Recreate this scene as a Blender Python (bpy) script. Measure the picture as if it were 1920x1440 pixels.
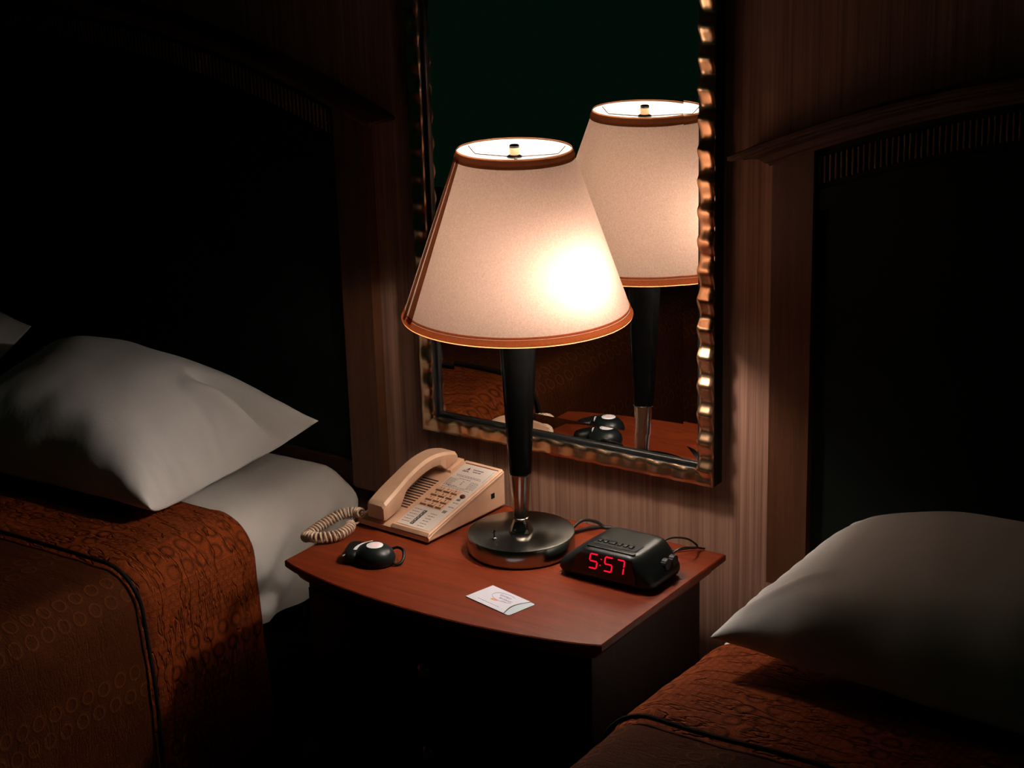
import bpy, bmesh, math, random
from mathutils import Vector, Matrix, noise

for o in list(bpy.data.objects): bpy.data.objects.remove(o)
S = bpy.context.scene
COL = S.collection
WY = .053                     # y of the back wall's face
H = 0.62                      # height of the nightstand top above the floor
PI = math.pi

# ------------------------------------------------------------------ camera
cam_d = bpy.data.cameras.new('camera'); cam = bpy.data.objects.new('camera', cam_d); COL.objects.link(cam)
yaw, pitch, roll = 0.6026777, 0.3133449, -0.0294211
f = Vector((-math.sin(yaw)*math.cos(pitch), math.cos(yaw)*math.cos(pitch), -math.sin(pitch)))
r = f.cross(Vector((0, 0, 1))).normalized(); u = r.cross(f)
c_, s_ = math.cos(roll), math.sin(roll)
r2 = c_*r + s_*u; u2 = -s_*r + c_*u
M = Matrix.Identity(4)
for i in range(3):
    M[i][0] = r2[i]; M[i][1] = u2[i]; M[i][2] = -f[i]
M.translation = Vector((1.527376, -2.386617, 1.152370 + H))
cam.matrix_world = M
cam_d.sensor_width = 36; cam_d.lens = 3458.266*36/1920
cam_d.clip_start = 0.05
S.camera = cam

# ------------------------------------------------------------------ world, exposure
W = bpy.data.worlds.new('dim_night'); S.world = W; W.use_nodes = True
W.node_tree.nodes['Background'].inputs[0].default_value = (0.12, 0.60, 0.32, 1)
W.node_tree.nodes['Background'].inputs[1].default_value = 0.0072
S.view_settings.view_transform = 'Standard'; S.view_settings.look = 'None'
S.view_settings.gamma = 1; S.view_settings.use_curve_mapping = False
S.view_settings.exposure = 0.0
BULB = 395.0                   # radiance of the lamp's bulb

# ------------------------------------------------------------------ materials
def new_mat(name):
    m = bpy.data.materials.new(name); m.use_nodes = True
    nt = m.node_tree; b = nt.nodes['Principled BSDF']
    return m, nt, b
def N(nt, kind, **kw):
    n = nt.nodes.new(kind)
    for k, v in kw.items():
        if k.startswith('i_'):
            key = k[2:]; key = int(key) if key.isdigit() else key.replace('_', ' ')
            n.inputs[key].default_value = v
        else: setattr(n, k, v)
    return n
def L(nt, a, b): nt.links.new(a, b)
def math_(nt, op, a, b=None, c=None, clamp=False):
    n = nt.nodes.new('ShaderNodeMath'); n.operation = op; n.use_clamp = clamp
    for i, v in enumerate((a, b, c)):
        if v is None: continue
        if isinstance(v, (int, float)): n.inputs[i].default_value = v
        else: nt.links.new(v, n.inputs[i])
    return n.outputs[0]
def ramp(nt, fac, stops):
    n = nt.nodes.new('ShaderNodeValToRGB'); e = n.color_ramp.elements
    while len(e) < len(stops): e.new(0.5)
    for i, (p, c) in enumerate(stops):
        e[i].position = p; e[i].color = (*c, 1)
    nt.links.new(fac, n.inputs[0]); return n.outputs[0]
def bump(nt, b, height, strength=.3, dist=.002):
    n = N(nt, 'ShaderNodeBump'); n.inputs['Strength'].default_value = strength
    n.inputs['Distance'].default_value = dist
    nt.links.new(height, n.inputs['Height']); nt.links.new(n.outputs[0], b.inputs['Normal'])
def mapped(nt, coord='Object', scale=(1, 1, 1), rot=(0, 0, 0)):
    tc = N(nt, 'ShaderNodeTexCoord'); mp = N(nt, 'ShaderNodeMapping')
    mp.inputs['Scale'].default_value = scale; mp.inputs['Rotation'].default_value = rot
    nt.links.new(tc.outputs[coord], mp.inputs[0]); return mp.outputs[0]
def noise_tex(nt, vec, scale=5, detail=4, rough=.5):
    n = N(nt, 'ShaderNodeTexNoise'); n.inputs['Scale'].default_value = scale
    n.inputs['Detail'].default_value = detail; n.inputs['Roughness'].default_value = rough
    nt.links.new(vec, n.inputs['Vector']); return n.outputs[0]
def plain(name, col, rough=.5, metal=0, spec=.5, var=.06, vscale=60):
    m, nt, b = new_mat(name)
    v = noise_tex(nt, mapped(nt), vscale, 3)
    c = ramp(nt, v, [(.3, tuple(x*(1-var) for x in col)), (.7, tuple(min(1, x*(1+var)) for x in col))])
    L(nt, c, b.inputs['Base Color'])
    b.inputs['Roughness'].default_value = rough; b.inputs['Metallic'].default_value = metal
    b.inputs['Specular IOR Level'].default_value = spec
    return m

def wood(name, dark, light, rough=.35, axis='x', spec=.5, coat=0):
    m, nt, b = new_mat(name)
    sc = {'x': (1.2, 26, 26), 'z': (26, 26, 1.2), 'y': (26, 1.2, 26)}[axis]
    v = mapped(nt, 'Object', sc)
    a = noise_tex(nt, v, 3.0, 6, .62)
    v2 = mapped(nt, 'Object', tuple(s*6 for s in sc))
    a2 = noise_tex(nt, v2, 4.0, 3, .6)
    mix = math_(nt, 'ADD', math_(nt, 'MULTIPLY', a, .7), math_(nt, 'MULTIPLY', a2, .3))
    c = ramp(nt, mix, [(.34, dark), (.62, light)])
    L(nt, c, b.inputs['Base Color'])
    b.inputs['Roughness'].default_value = rough
    b.inputs['Specular IOR Level'].default_value = spec
    bump(nt, b, a2, .05, .001)
    return m

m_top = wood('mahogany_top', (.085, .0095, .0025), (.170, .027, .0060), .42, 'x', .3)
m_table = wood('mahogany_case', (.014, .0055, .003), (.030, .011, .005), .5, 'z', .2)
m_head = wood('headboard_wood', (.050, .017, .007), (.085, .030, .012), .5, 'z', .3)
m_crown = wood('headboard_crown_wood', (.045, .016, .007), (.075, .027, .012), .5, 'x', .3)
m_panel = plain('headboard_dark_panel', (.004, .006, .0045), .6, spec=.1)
m_flute = wood('flute_wood', (.09, .05, .03), (.13, .07, .04), .45, 'z', .3)
m_post_side = m_head

def wallpaper():
    m, nt, b = new_mat('striped_wallpaper')
    v = mapped(nt, 'Object', (260, 260, 3.0)); a = noise_tex(nt, v, 1.0, 3, .6)
    v2 = mapped(nt, 'Object', (90, 90, 1.0)); a2 = noise_tex(nt, v2, 1.0, 2, .5)
    mix = math_(nt, 'ADD', math_(nt, 'MULTIPLY', a, .6), math_(nt, 'MULTIPLY', a2, .4))
    c = ramp(nt, mix, [(.35, (.15, .070, .046)), (.63, (.31, .165, .115))])
    L(nt, c, b.inputs['Base Color']); b.inputs['Roughness'].default_value = .75
    b.inputs['Specular IOR Level'].default_value = .2
    bump(nt, b, mix, .25, .0015)
    return m
m_wall = wallpaper()
m_ceil = plain('ceiling_paint', (.22, .20, .17), .9, spec=.1)
m_floor = plain('carpet', (.03, .022, .016), .95, spec=.05, var=.3, vscale=300)

def cotton(name, col):
    m, nt, b = new_mat(name)
    v = mapped(nt, 'Object', (1, 1, 1)); a = noise_tex(nt, v, 14, 4, .55); w = noise_tex(nt, v, 900, 2)
    L(nt, ramp(nt, w, [(.3, tuple(x*.95 for x in col)), (.7, col)]), b.inputs['Base Color'])
    b.inputs['Roughness'].default_value = .85; b.inputs['Specular IOR Level'].default_value = .15
    b.inputs['Sheen Weight'].default_value = .15
    bump(nt, b, a, .25, .006)
    return m
m_sheet = cotton('white_sheet_cotton', (.70, .68, .66))
m_pillow = cotton('white_pillowcase_cotton', (.76, .75, .74))

def spread_mat():
    # quilted burnt-orange coverlet: rows of rings, blocks of small squares, gathered creases
    m, nt, b = new_mat('quilted_orange_coverlet')
    tc = N(nt, 'ShaderNodeTexCoord'); sep = N(nt, 'ShaderNodeSeparateXYZ'); L(nt, tc.outputs['UV'], sep.inputs[0])
    U, V = sep.outputs[0], sep.outputs[1]          # metres along the bed, metres across it
    # slow warp
    wv = noise_tex(nt, tc.outputs['UV'], 9, 2); wob = math_(nt, 'MULTIPLY', math_(nt, 'SUBTRACT', wv, .5), .010)
    Vw = math_(nt, 'ADD', V, wob); Uw = math_(nt, 'ADD', U, wob)
    band = math_(nt, 'FRACT', math_(nt, 'DIVIDE', math_(nt, 'ADD', Vw, .367), .162))
    vb = math_(nt, 'MULTIPLY', band, .162)         # 0.. .17 within a band
    row = math_(nt, 'FLOOR', math_(nt, 'DIVIDE', vb, .036))
    isring = math_(nt, 'LESS_THAN', vb, .072)
    lv = math_(nt, 'SUBTRACT', math_(nt, 'FRACT', math_(nt, 'DIVIDE', vb, .036)), .5)
    lu = math_(nt, 'SUBTRACT', math_(nt, 'FRACT', math_(nt, 'ADD', math_(nt, 'DIVIDE', Uw, .033), math_(nt, 'MULTIPLY', row, .5))), .5)
    rr = math_(nt, 'SQRT', math_(nt, 'ADD', math_(nt, 'MULTIPLY', lv, lv), math_(nt, 'MULTIPLY', lu, lu)))
    dist = math_(nt, 'ABSOLUTE', math_(nt, 'SUBTRACT', rr, .32))
    wear = math_(nt, 'MULTIPLY', math_(nt, 'SUBTRACT', noise_tex(nt, tc.outputs['UV'], 11, 2), .26), 3.6, clamp=True)
    ring = math_(nt, 'MULTIPLY', math_(nt, 'SUBTRACT', 1.0, math_(nt, 'SMOOTH_MIN', math_(nt, 'DIVIDE', dist, .15), 1.0, .1), clamp=True), math_(nt, 'MULTIPLY', isring, wear))
    # blocks of small squares between the ring rows
    sq = N(nt, 'ShaderNodeTexBrick'); mp = N(nt, 'ShaderNodeCombineXYZ'); L(nt, Uw, mp.inputs[0]); L(nt, Vw, mp.inputs[1])
    L(nt, mp.outputs[0], sq.inputs['Vector']); sq.inputs['Scale'].default_value = 62
    sq.inputs['Mortar Size'].default_value = .12; sq.inputs['Brick Width'].default_value = .8; sq.inputs['Row Height'].default_value = .7
    sq.inputs['Color1'].default_value = (0, 0, 0, 1); sq.inputs['Color2'].default_value = (.3, .3, .3, 1); sq.inputs['Mortar'].default_value = (1, 1, 1, 1)
    sqv = math_(nt, 'MULTIPLY', sq.outputs[0], math_(nt, 'SUBTRACT', 1.0, isring))
    # creases running across the bed
    cv = N(nt, 'ShaderNodeCombineXYZ'); L(nt, math_(nt, 'MULTIPLY', Uw, 62), cv.inputs[0]); L(nt, math_(nt, 'MULTIPLY', Vw, 17), cv.inputs[1])
    cr = noise_tex(nt, cv.outputs[0], .55, 3, .6)
    crease = math_(nt, 'MULTIPLY', math_(nt, 'SUBTRACT', 1.0, math_(nt, 'DIVIDE', math_(nt, 'ABSOLUTE', math_(nt, 'SUBTRACT', cr, .5)), .035), clamp=True), 1.0)
    fine = noise_tex(nt, tc.outputs['UV'], 420, 3, .7)
    g = ramp(nt, fine, [(.3, (.180, .032, .0070)), (.7, (.30, .060, .0125))])
    mx = N(nt, 'ShaderNodeMix', data_type='RGBA'); L(nt, ring, mx.inputs[0]); L(nt, g, mx.inputs[6]); mx.inputs[7].default_value = (.075, .014, .0055, 1)
    mx2 = N(nt, 'ShaderNodeMix', data_type='RGBA'); L(nt, math_(nt, 'MULTIPLY', sqv, .45), mx2.inputs[0]); L(nt, mx.outputs[2], mx2.inputs[6]); mx2.inputs[7].default_value = (.085, .017, .006, 1)
    # the plain-woven part past the piping is a darker cloth with fine, paler rings
    past = math_(nt, 'LESS_THAN', U, -.530)
    g2 = ramp(nt, fine, [(.3, (.050, .0125, .0040)), (.7, (.092, .024, .0070))])
    thin = math_(nt, 'MULTIPLY', math_(nt, 'SUBTRACT', 1.0, math_(nt, 'DIVIDE', dist, .06), clamp=True), isring)
    mx3 = N(nt, 'ShaderNodeMix', data_type='RGBA'); L(nt, math_(nt, 'MULTIPLY', thin, .6), mx3.inputs[0]); L(nt, g2, mx3.inputs[6]); mx3.inputs[7].default_value = (.17, .055, .014, 1)
    mx4 = N(nt, 'ShaderNodeMix', data_type='RGBA'); L(nt, past, mx4.inputs[0]); L(nt, mx2.outputs[2], mx4.inputs[6]); L(nt, mx3.outputs[2], mx4.inputs[7])
    L(nt, mx4.outputs[2], b.inputs['Base Color'])
    quilt = math_(nt, 'SUBTRACT', 1.0, math_(nt, 'MULTIPLY', past, .85))
    b.inputs['Roughness'].default_value = .75; b.inputs['Specular IOR Level'].default_value = .06
    h = math_(nt, 'SUBTRACT', math_(nt, 'ADD', math_(nt, 'MULTIPLY', ring, .35), math_(nt, 'MULTIPLY', fine, .5)), math_(nt, 'ADD', math_(nt, 'MULTIPLY', math_(nt, 'MULTIPLY', crease, quilt), 1.3), math_(nt, 'MULTIPLY', sqv, .3)))
    bump(nt, b, h, .8, .0035)
    return m
m_spread = spread_mat()
m_piping = plain('black_piping_and_shadow', (.012, .010, .008), .8, spec=.1)

def shade_mat():
    m, nt, b = new_mat('lampshade_fabric')
    out = nt.nodes['Material Output']; nt.nodes.remove(b)
    v = mapped(nt, 'Object', (330, 330, 1500)); a = noise_tex(nt, v, 1, 3, .6)
    v2 = mapped(nt, 'Object', (500, 500, 240)); a2 = noise_tex(nt, v2, 1, 2, .6)
    w = math_(nt, 'ADD', math_(nt, 'MULTIPLY', a, .6), math_(nt, 'MULTIPLY', a2, .4))
    cd = ramp(nt, w, [(.32, (.62, .56, .50)), (.62, (.84, .80, .76))])
    ct = ramp(nt, w, [(.30, (.067, .0425, .0315)), (.66, (.094, .0615, .0475))])
    d = N(nt, 'ShaderNodeBsdfDiffuse'); t = N(nt, 'ShaderNodeBsdfTranslucent'); ad = N(nt, 'ShaderNodeAddShader')
    L(nt, cd, d.inputs[0]); L(nt, ct, t.inputs[0]); L(nt, d.outputs[0], ad.inputs[0]); L(nt, t.outputs[0], ad.inputs[1])
    L(nt, ad.outputs[0], out.inputs[0])
    return m
m_shade = shade_mat()
def trim_mat(name, tr, di):
    m, nt, b = new_mat(name)
    out = nt.nodes['Material Output']; nt.nodes.remove(b)
    v = mapped(nt, 'Object', (300, 300, 300)); a = noise_tex(nt, v, 1, 3, .6)
    cd = ramp(nt, a, [(.3, tuple(x*.8 for x in di)), (.7, di)])
    ct = ramp(nt, a, [(.3, tuple(x*.85 for x in tr)), (.7, tr)])
    d = N(nt, 'ShaderNodeBsdfDiffuse'); t = N(nt, 'ShaderNodeBsdfTranslucent'); ad = N(nt, 'ShaderNodeAddShader')
    L(nt, cd, d.inputs[0]); L(nt, ct, t.inputs[0]); L(nt, d.outputs[0], ad.inputs[0]); L(nt, t.outputs[0], ad.inputs[1])
    L(nt, ad.outputs[0], out.inputs[0])
    return m
m_trim = trim_mat('upper_trim_ribbon', (.20, .085, .040), (.16, .08, .045))
m_trim_low = trim_mat('lower_trim_ribbon', (.58, .215, .085), (.16, .08, .045))

def metal(name, col, rough, aniso=0, scale=(1, 1, 1), bs=.0, bd=.0003):
    m, nt, b = new_mat(name)
    v = mapped(nt, 'Object', scale); a = noise_tex(nt, v, 1, 3, .6)
    L(nt, ramp(nt, a, [(.3, tuple(x*.82 for x in col)), (.7, col)]), b.inputs['Base Color'])
    b.inputs['Metallic'].default_value = 1; b.inputs['Roughness'].default_value = rough
    b.inputs['Anisotropic'].default_value = aniso
    if bs: bump(nt, b, a, bs, bd)
    return m
m_steel = metal('brushed_nickel', (.36, .33, .29), .17, .0, (300, 300, 20), .05)
def base_mat():
    # concentric turned grooves on the disc
    m, nt, b = new_mat('turned_nickel_disc')
    tc = N(nt, 'ShaderNodeTexCoord'); sep = N(nt, 'ShaderNodeSeparateXYZ'); L(nt, tc.outputs['Object'], sep.inputs[0])
    rad = math_(nt, 'SQRT', math_(nt, 'ADD', math_(nt, 'MULTIPLY', sep.outputs[0], sep.outputs[0]), math_(nt, 'MULTIPLY', sep.outputs[1], sep.outputs[1])))
    cv = N(nt, 'ShaderNodeCombineXYZ'); L(nt, math_(nt, 'MULTIPLY', rad, 2600), cv.inputs[0])
    a = noise_tex(nt, cv.outputs[0], 1, 2, .6)
    b.inputs['Base Color'].default_value = (.34, .35, .33, 1); b.inputs['Metallic'].default_value = 1
    b.inputs['Roughness'].default_value = .20; b.inputs['Anisotropic'].default_value = .75; bump(nt, b, a, .04, .0002)
    tg = N(nt, 'ShaderNodeTangent', direction_type='RADIAL', axis='Z'); L(nt, tg.outputs[0], b.inputs['Tangent'])
    return m
m_disc = base_mat()
m_chrome = metal('polished_chrome', (.85, .83, .80), .06)
m_frame = metal('bronze_mirror_frame', (.60, .36, .21), .27, 0, (700, 700, 60), .06, .0003)
m_black_gloss = plain('black_lacquer', (.002, .002, .002), .05, spec=.05)
m_black_frame = plain('black_frame_moulding', (.010, .010, .010), .22, spec=.5)
m_black = plain('black_plastic', (.005, .008, .008), .38, spec=.28)
m_black_soft = plain('black_matte_plastic', (.004, .005, .005), .5, spec=.25)
m_cord = plain('black_cord', (.010, .010, .010), .45)
m_display = plain('dark_display_window', (.004, .002, .002), .12)
m_phone = plain('beige_phone_plastic', (.58, .355, .235), .42, var=.04)
m_phone2 = plain('beige_cord_plastic', (.56, .39, .285), .38, var=.04)
m_face = plain('faceplate_paper', (.56, .49, .45), .5, var=.03)
m_ink_shadow = plain('dark_ink_and_shadow', (.03, .03, .03), .7)
m_ink2 = plain('grey_ink', (.17, .14, .125), .7)
m_keyline = plain('key_gap_shadow_brown', (.11, .035, .016), .7)
m_slot = plain('dark_grille_slot', (.05, .018, .010), .8)
m_red = plain('dark_red_button', (.09, .010, .006), .3)
m_white = plain('white_sticker', (.80, .80, .86), .4, var=.02)
m_card = plain('white_card_stock', (.54, .55, .64), .5, var=.02)
m_card2 = plain('pale_blue_key_card', (.46, .54, .60), .35, var=.02)
m_cardink = plain('grey_card_print', (.22, .21, .26), .7)
m_orange = plain('orange_print', (.75, .25, .09), .7)
m_ivory = plain('ivory_finial', (.62, .38, .20), .35)
m_wire = plain('brown_wire', (.045, .022, .012), .6)
m_mirror, _nt, _b = new_mat('mirror_silver')
_b.inputs['Base Color'].default_value = (.86, .86, .84, 1); _b.inputs['Metallic'].default_value = 1; _b.inputs['Roughness'].default_value = 0.0
m_bulb = bpy.data.materials.new('lit_bulb_glass'); m_bulb.use_nodes = True
_nt = m_bulb.node_tree; _nt.nodes.remove(_nt.nodes['Principled BSDF'])
_e = N(_nt, 'ShaderNodeEmission'); _e.inputs[0].default_value = (1.0, .87, .76, 1); _e.inputs[1].default_value = BULB
L(_nt, _e.outputs[0], _nt.nodes['Material Output'].inputs[0])
m_led = bpy.data.materials.new('red_led'); m_led.use_nodes = True
_nt = m_led.node_tree; _nt.nodes.remove(_nt.nodes['Principled BSDF'])
_e = N(_nt, 'ShaderNodeEmission'); _e.inputs[0].default_value = (1.0, .006, .035, 1); _e.inputs[1].default_value = 1.0
L(_nt, _e.outputs[0], _nt.nodes['Material Output'].inputs[0])

# ------------------------------------------------------------------ mesh helpers
def obj(name, bm, mat, parent=None, smooth=True, loc=None, angle=35):
    me = bpy.data.meshes.new(name)
    bmesh.ops.recalc_face_normals(bm, faces=bm.faces)
    for fc in bm.faces: fc.smooth = smooth
    if smooth and angle:
        for e in bm.edges:
            if len(e.link_faces) == 2 and e.calc_face_angle(0) > math.radians(angle): e.smooth = False
    bm.to_mesh(me); bm.free(); me.materials.append(mat)
    o = bpy.data.objects.new(name, me); COL.objects.link(o)
    if loc is not None: o.location = loc
    if parent: o.parent = parent
    return o
def tag(o, label=None, cat=None, group=None, kind=None):
    if label: o['label'] = label
    if cat: o['category'] = cat
    if group: o['group'] = group
    if kind: o['kind'] = kind
    return o
def thing(name, label, cat, loc=(0, 0, 0), rot=(0, 0, 0), group=None):
    o = bpy.data.objects.new(name, None); COL.objects.link(o); o.empty_display_size = .05
    o.location = loc; o.rotation_euler = rot
    return tag(o, label, cat, group)
def box(bm, x0, x1, y0, y1, z0, z1, bev=0, seg=2, mat=None):
    vs = [bm.verts.new((x, y, z)) for z in (z0, z1) for y in (y0, y1) for x in (x0, x1)]
    fs = [(0, 2, 3, 1), (4, 5, 7, 6), (0, 1, 5, 4), (2, 6, 7, 3), (0, 4, 6, 2), (1, 3, 7, 5)]
    faces = [bm.faces.new([vs[i] for i in q]) for q in fs]
    if bev:
        es = list({e for fc in faces for e in fc.edges})
        bmesh.ops.bevel(bm, geom=es, offset=bev, segments=seg, affect='EDGES', profile=.5)
    return vs
def loft(bm, rings, cap=True, closed=True):
    R = [[bm.verts.new(p) for p in rg] for rg in rings]; n = len(R[0])
    for a, b in zip(R[:-1], R[1:]):
        for i in range(n if closed else n-1):
            bm.faces.new((a[i], a[(i+1) % n], b[(i+1) % n], b[i]))
    if cap:
        bm.faces.new(R[0][::-1]); bm.faces.new(R[-1])
    return R
def lathe(bm, prof, n=96, cx=0, cy=0, closed_prof=False):
    rings = []
    for (rad, z) in prof:
        rings.append([(cx+rad*math.cos(2*PI*i/n), cy+rad*math.sin(2*PI*i/n), z) for i in range(n)])
    if closed_prof: rings.append(rings[0])
    R = [[bm.verts.new(p) for p in rg] for rg in (rings[:-1] if closed_prof else rings)]
    if closed_prof: R.append(R[0])
    for a, b in zip(R[:-1], R[1:]):
        for i in range(n): bm.faces.new((a[i], a[(i+1) % n], b[(i+1) % n], b[i]))
    if not closed_prof:
        bm.faces.new(R[0][::-1]); bm.faces.new(R[-1])
def tube(bm, pts, rad, n=10, cap=True):
    pts = [Vector(p) for p in pts]; rings = []
    t0 = (pts[1]-pts[0]).normalized(); up = Vector((0, 0, 1)) if abs(t0.z) < .9 else Vector((1, 0, 0))
    nrm = (up - t0*up.dot(t0)).normalized()
    for i, p in enumerate(pts):
        t = (pts[min(i+1, len(pts)-1)]-pts[max(i-1, 0)]).normalized()
        nrm = (nrm - t*nrm.dot(t)).normalized(); bn = t.cross(nrm)
        rd = rad(i/(len(pts)-1)) if callable(rad) else rad
        rings.append([tuple(p + rd*(math.cos(2*PI*k/n)*nrm + math.sin(2*PI*k/n)*bn)) for k in range(n)])
    loft(bm, rings, cap)
def spline(pts, n=12):
    P = [Vector(p) for p in pts]; P = [2*P[0]-P[1]] + P + [2*P[-1]-P[-2]]; out = []
    for i in range(1, len(P)-2):
        for k in range(n):
            t = k/n; a, b, c, d = P[i-1:i+3]
            out.append(.5*((2*b)+(-a+c)*t+(2*a-5*b+4*c-d)*t*t+(-a+3*b-3*c+d)*t**3))
    out.append(P[-2]); return out
def rrect(x0, x1, y0, y1, z, rad, k=6):
    pts = []
    for (cx, cy, a0) in ((x1-rad, y1-rad, 0), (x0+rad, y1-rad, PI/2), (x0+rad, y0+rad, PI), (x1-rad, y0+rad, 1.5*PI)):
        for i in range(k+1):
            a = a0+PI/2*i/k; pts.append((cx+rad*math.cos(a), cy+rad*math.sin(a), z))
    return pts
def poly(bm, pts, z0, z1):
    loft(bm, [[(x, y, z0) for x, y in pts], [(x, y, z1) for x, y in pts]])
def sstep(x, a, b):
    t = max(0, min(1, (x-a)/(b-a))); return t*t*(3-2*t)
def nz(x, y, z=0): return noise.noise(Vector((x, y, z)))

# ------------------------------------------------------------------ room
def plane_box(name, *a, mat=None):
    bm = bmesh.new(); box(bm, *a); return tag(obj(name, bm, mat, smooth=False), kind='structure')
plane_box('wall_back', -3.2, 3.2, WY, .17, 0, 2.55, mat=m_wall)
plane_box('floor', -3.2, 3.2, -4.6, WY, -.1, 0, mat=m_floor)
plane_box('ceiling', -3.2, 3.2, -4.6, .17, 2.55, 2.65, mat=m_ceil)

# ------------------------------------------------------------------ nightstand
ns = thing('nightstand', 'dark mahogany nightstand with a bowed front, between the two beds under the mirror', 'nightstand', (0, 0, 0))
front = [(-.2994, -.3795)]
for i in range(1, 24):
    t = i/24; x = -.2994+(.2885+.2994)*t; front.append((x, -.3795-.0035*t-.0445*(4*t*(1-t))**.85))
front.append((.2885, -.383))
outline = front + [(.2885, -.010), (-.2994, -.010)]
bm = bmesh.new()
def inset(pts, d):
    # shrink an outline towards the inside
    out = []; n = len(pts)
    for i in range(n):
        a, b, c = Vector(pts[i-1]), Vector(pts[i]), Vector(pts[(i+1) % n])
        n1 = Vector((-(b-a).y, (b-a).x)).normalized(); n2 = Vector((-(c-b).y, (c-b).x)).normalized()
        k = (n1+n2); k = k/max(.35, k.dot(n1)) if k.length > 1e-6 else n1
        out.append(tuple(b + k*d))
    return out
lay = [(.0016, H), (0, H-.0016), (0, H-.010), (.002, H-.013), (.010, H-.018), (.016, H-.026), (.018, H-.030)]
loft(bm, [[(x, y, z) for x, y in inset(outline, d)] for d, z in lay])
obj('tabletop', bm, m_top, ns, angle=25)
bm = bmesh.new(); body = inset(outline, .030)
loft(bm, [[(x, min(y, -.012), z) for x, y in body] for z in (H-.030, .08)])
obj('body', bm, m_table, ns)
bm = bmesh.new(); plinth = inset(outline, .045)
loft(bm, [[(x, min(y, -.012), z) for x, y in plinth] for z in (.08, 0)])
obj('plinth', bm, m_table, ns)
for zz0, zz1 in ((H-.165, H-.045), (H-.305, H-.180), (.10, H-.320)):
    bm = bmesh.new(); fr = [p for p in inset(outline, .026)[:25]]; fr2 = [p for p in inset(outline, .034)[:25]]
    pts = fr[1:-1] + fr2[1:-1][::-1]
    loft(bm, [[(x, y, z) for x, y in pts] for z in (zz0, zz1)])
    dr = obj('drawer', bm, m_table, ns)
    bm = bmesh.new(); zc = (zz0+zz1)/2
    lathe(bm, [(.004, -.012), (.006, 0), (.012, .006), (.013, .012), (.006, .017)], 24)
    bmesh.ops.rotate(bm, verts=bm.verts, matrix=Matrix.Rotation(PI/2, 3, 'X'))
    bmesh.ops.translate(bm, verts=bm.verts, vec=(-.006, -.402, zc))
    obj('knob', bm, m_steel, dr)

# ------------------------------------------------------------------ table lamp
LX, LY = 0.0, -.1536
lamp = thing('table_lamp', 'lit table lamp with cream tapered shade, black tapered pole and round nickel base', 'lamp', (LX, LY, H))
bm = bmesh.new()
lathe(bm, [(.080, .0), (.0815, .0015), (.0815, .004), (.085, .0045), (.085, .0300), (.0843, .0313), (.0832, .0316), (.020, .0316)], 128)
obj('base', bm, m_disc, lamp, angle=30)
lean = Matrix.Rotation(.0116, 4, 'Y')
def leaned(o): o.matrix_basis = lean; return o
bm = bmesh.new()
lathe(bm, [(.0195, .0317), (.0195, .0335), (.0165, .040), (.0135, .0475), (.0118, .053), (.0120, .055), (.0106, .056), (.0106, .0575), (.0118, .0585), (.0150, .105), (.0168, .128), (.0178, .1285), (.0182, .1300), (.0176, .1315)], 64)
leaned(obj('pole_sleeve', bm, m_steel, lamp, angle=30))
bm = bmesh.new(); lathe(bm, [(.0176, .1316), (.0200, .180), (.0284, .345), (.0295, .392), (.0285, .398), (.010, .400)], 64)
leaned(obj('pole', bm, m_black_gloss, lamp, angle=30))
bm = bmesh.new(); lathe(bm, [(.008, .400), (.008, .425), (.015, .426), (.015, .436), (.008, .437)], 32)
leaned(obj('socket', bm, m_steel, lamp))
# the bulb screws in sideways, towards the camera side of the shade
bdir = Vector((.975, -.20, .0)).normalized()
bm = bmesh.new()
prof = [(.010, 0), (.0125, .006), (.0185, .015), (.0210, .025), (.0198, .034), (.014, .042), (.003, .0455)]
lathe(bm, prof, 32)
bmesh.ops.transform(bm, matrix=Vector((0, 0, 1)).rotation_difference(bdir).to_matrix().to_4x4(), verts=bm.verts)
bmesh.ops.translate(bm, verts=bm.verts, vec=Vector((0, 0, .453))+bdir*.080)
obj('light_bulb', bm, m_bulb, lamp)
bm = bmesh.new()
tube(bm, [tuple(Vector((0, 0, .431))), tuple(Vector((0, 0, .453))+bdir*.012), tuple(Vector((0, 0, .453))+bdir*.050), tuple(Vector((0, 0, .453))+bdir*.081)], .0095, 16)
obj('bulb_holder', bm, m_steel, lamp)
# harp
bm = bmesh.new()
hp = [(0, -.012, .425), (0, -.050, .455), (0, -.056, .53), (0, -.035, .60), (0, 0, .626), (0, .035, .60), (0, .056, .53), (0, .050, .455), (0, .012, .425)]
tube(bm, spline(hp, 8), .0012, 6); leaned(obj('harp', bm, m_steel, lamp))
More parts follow.
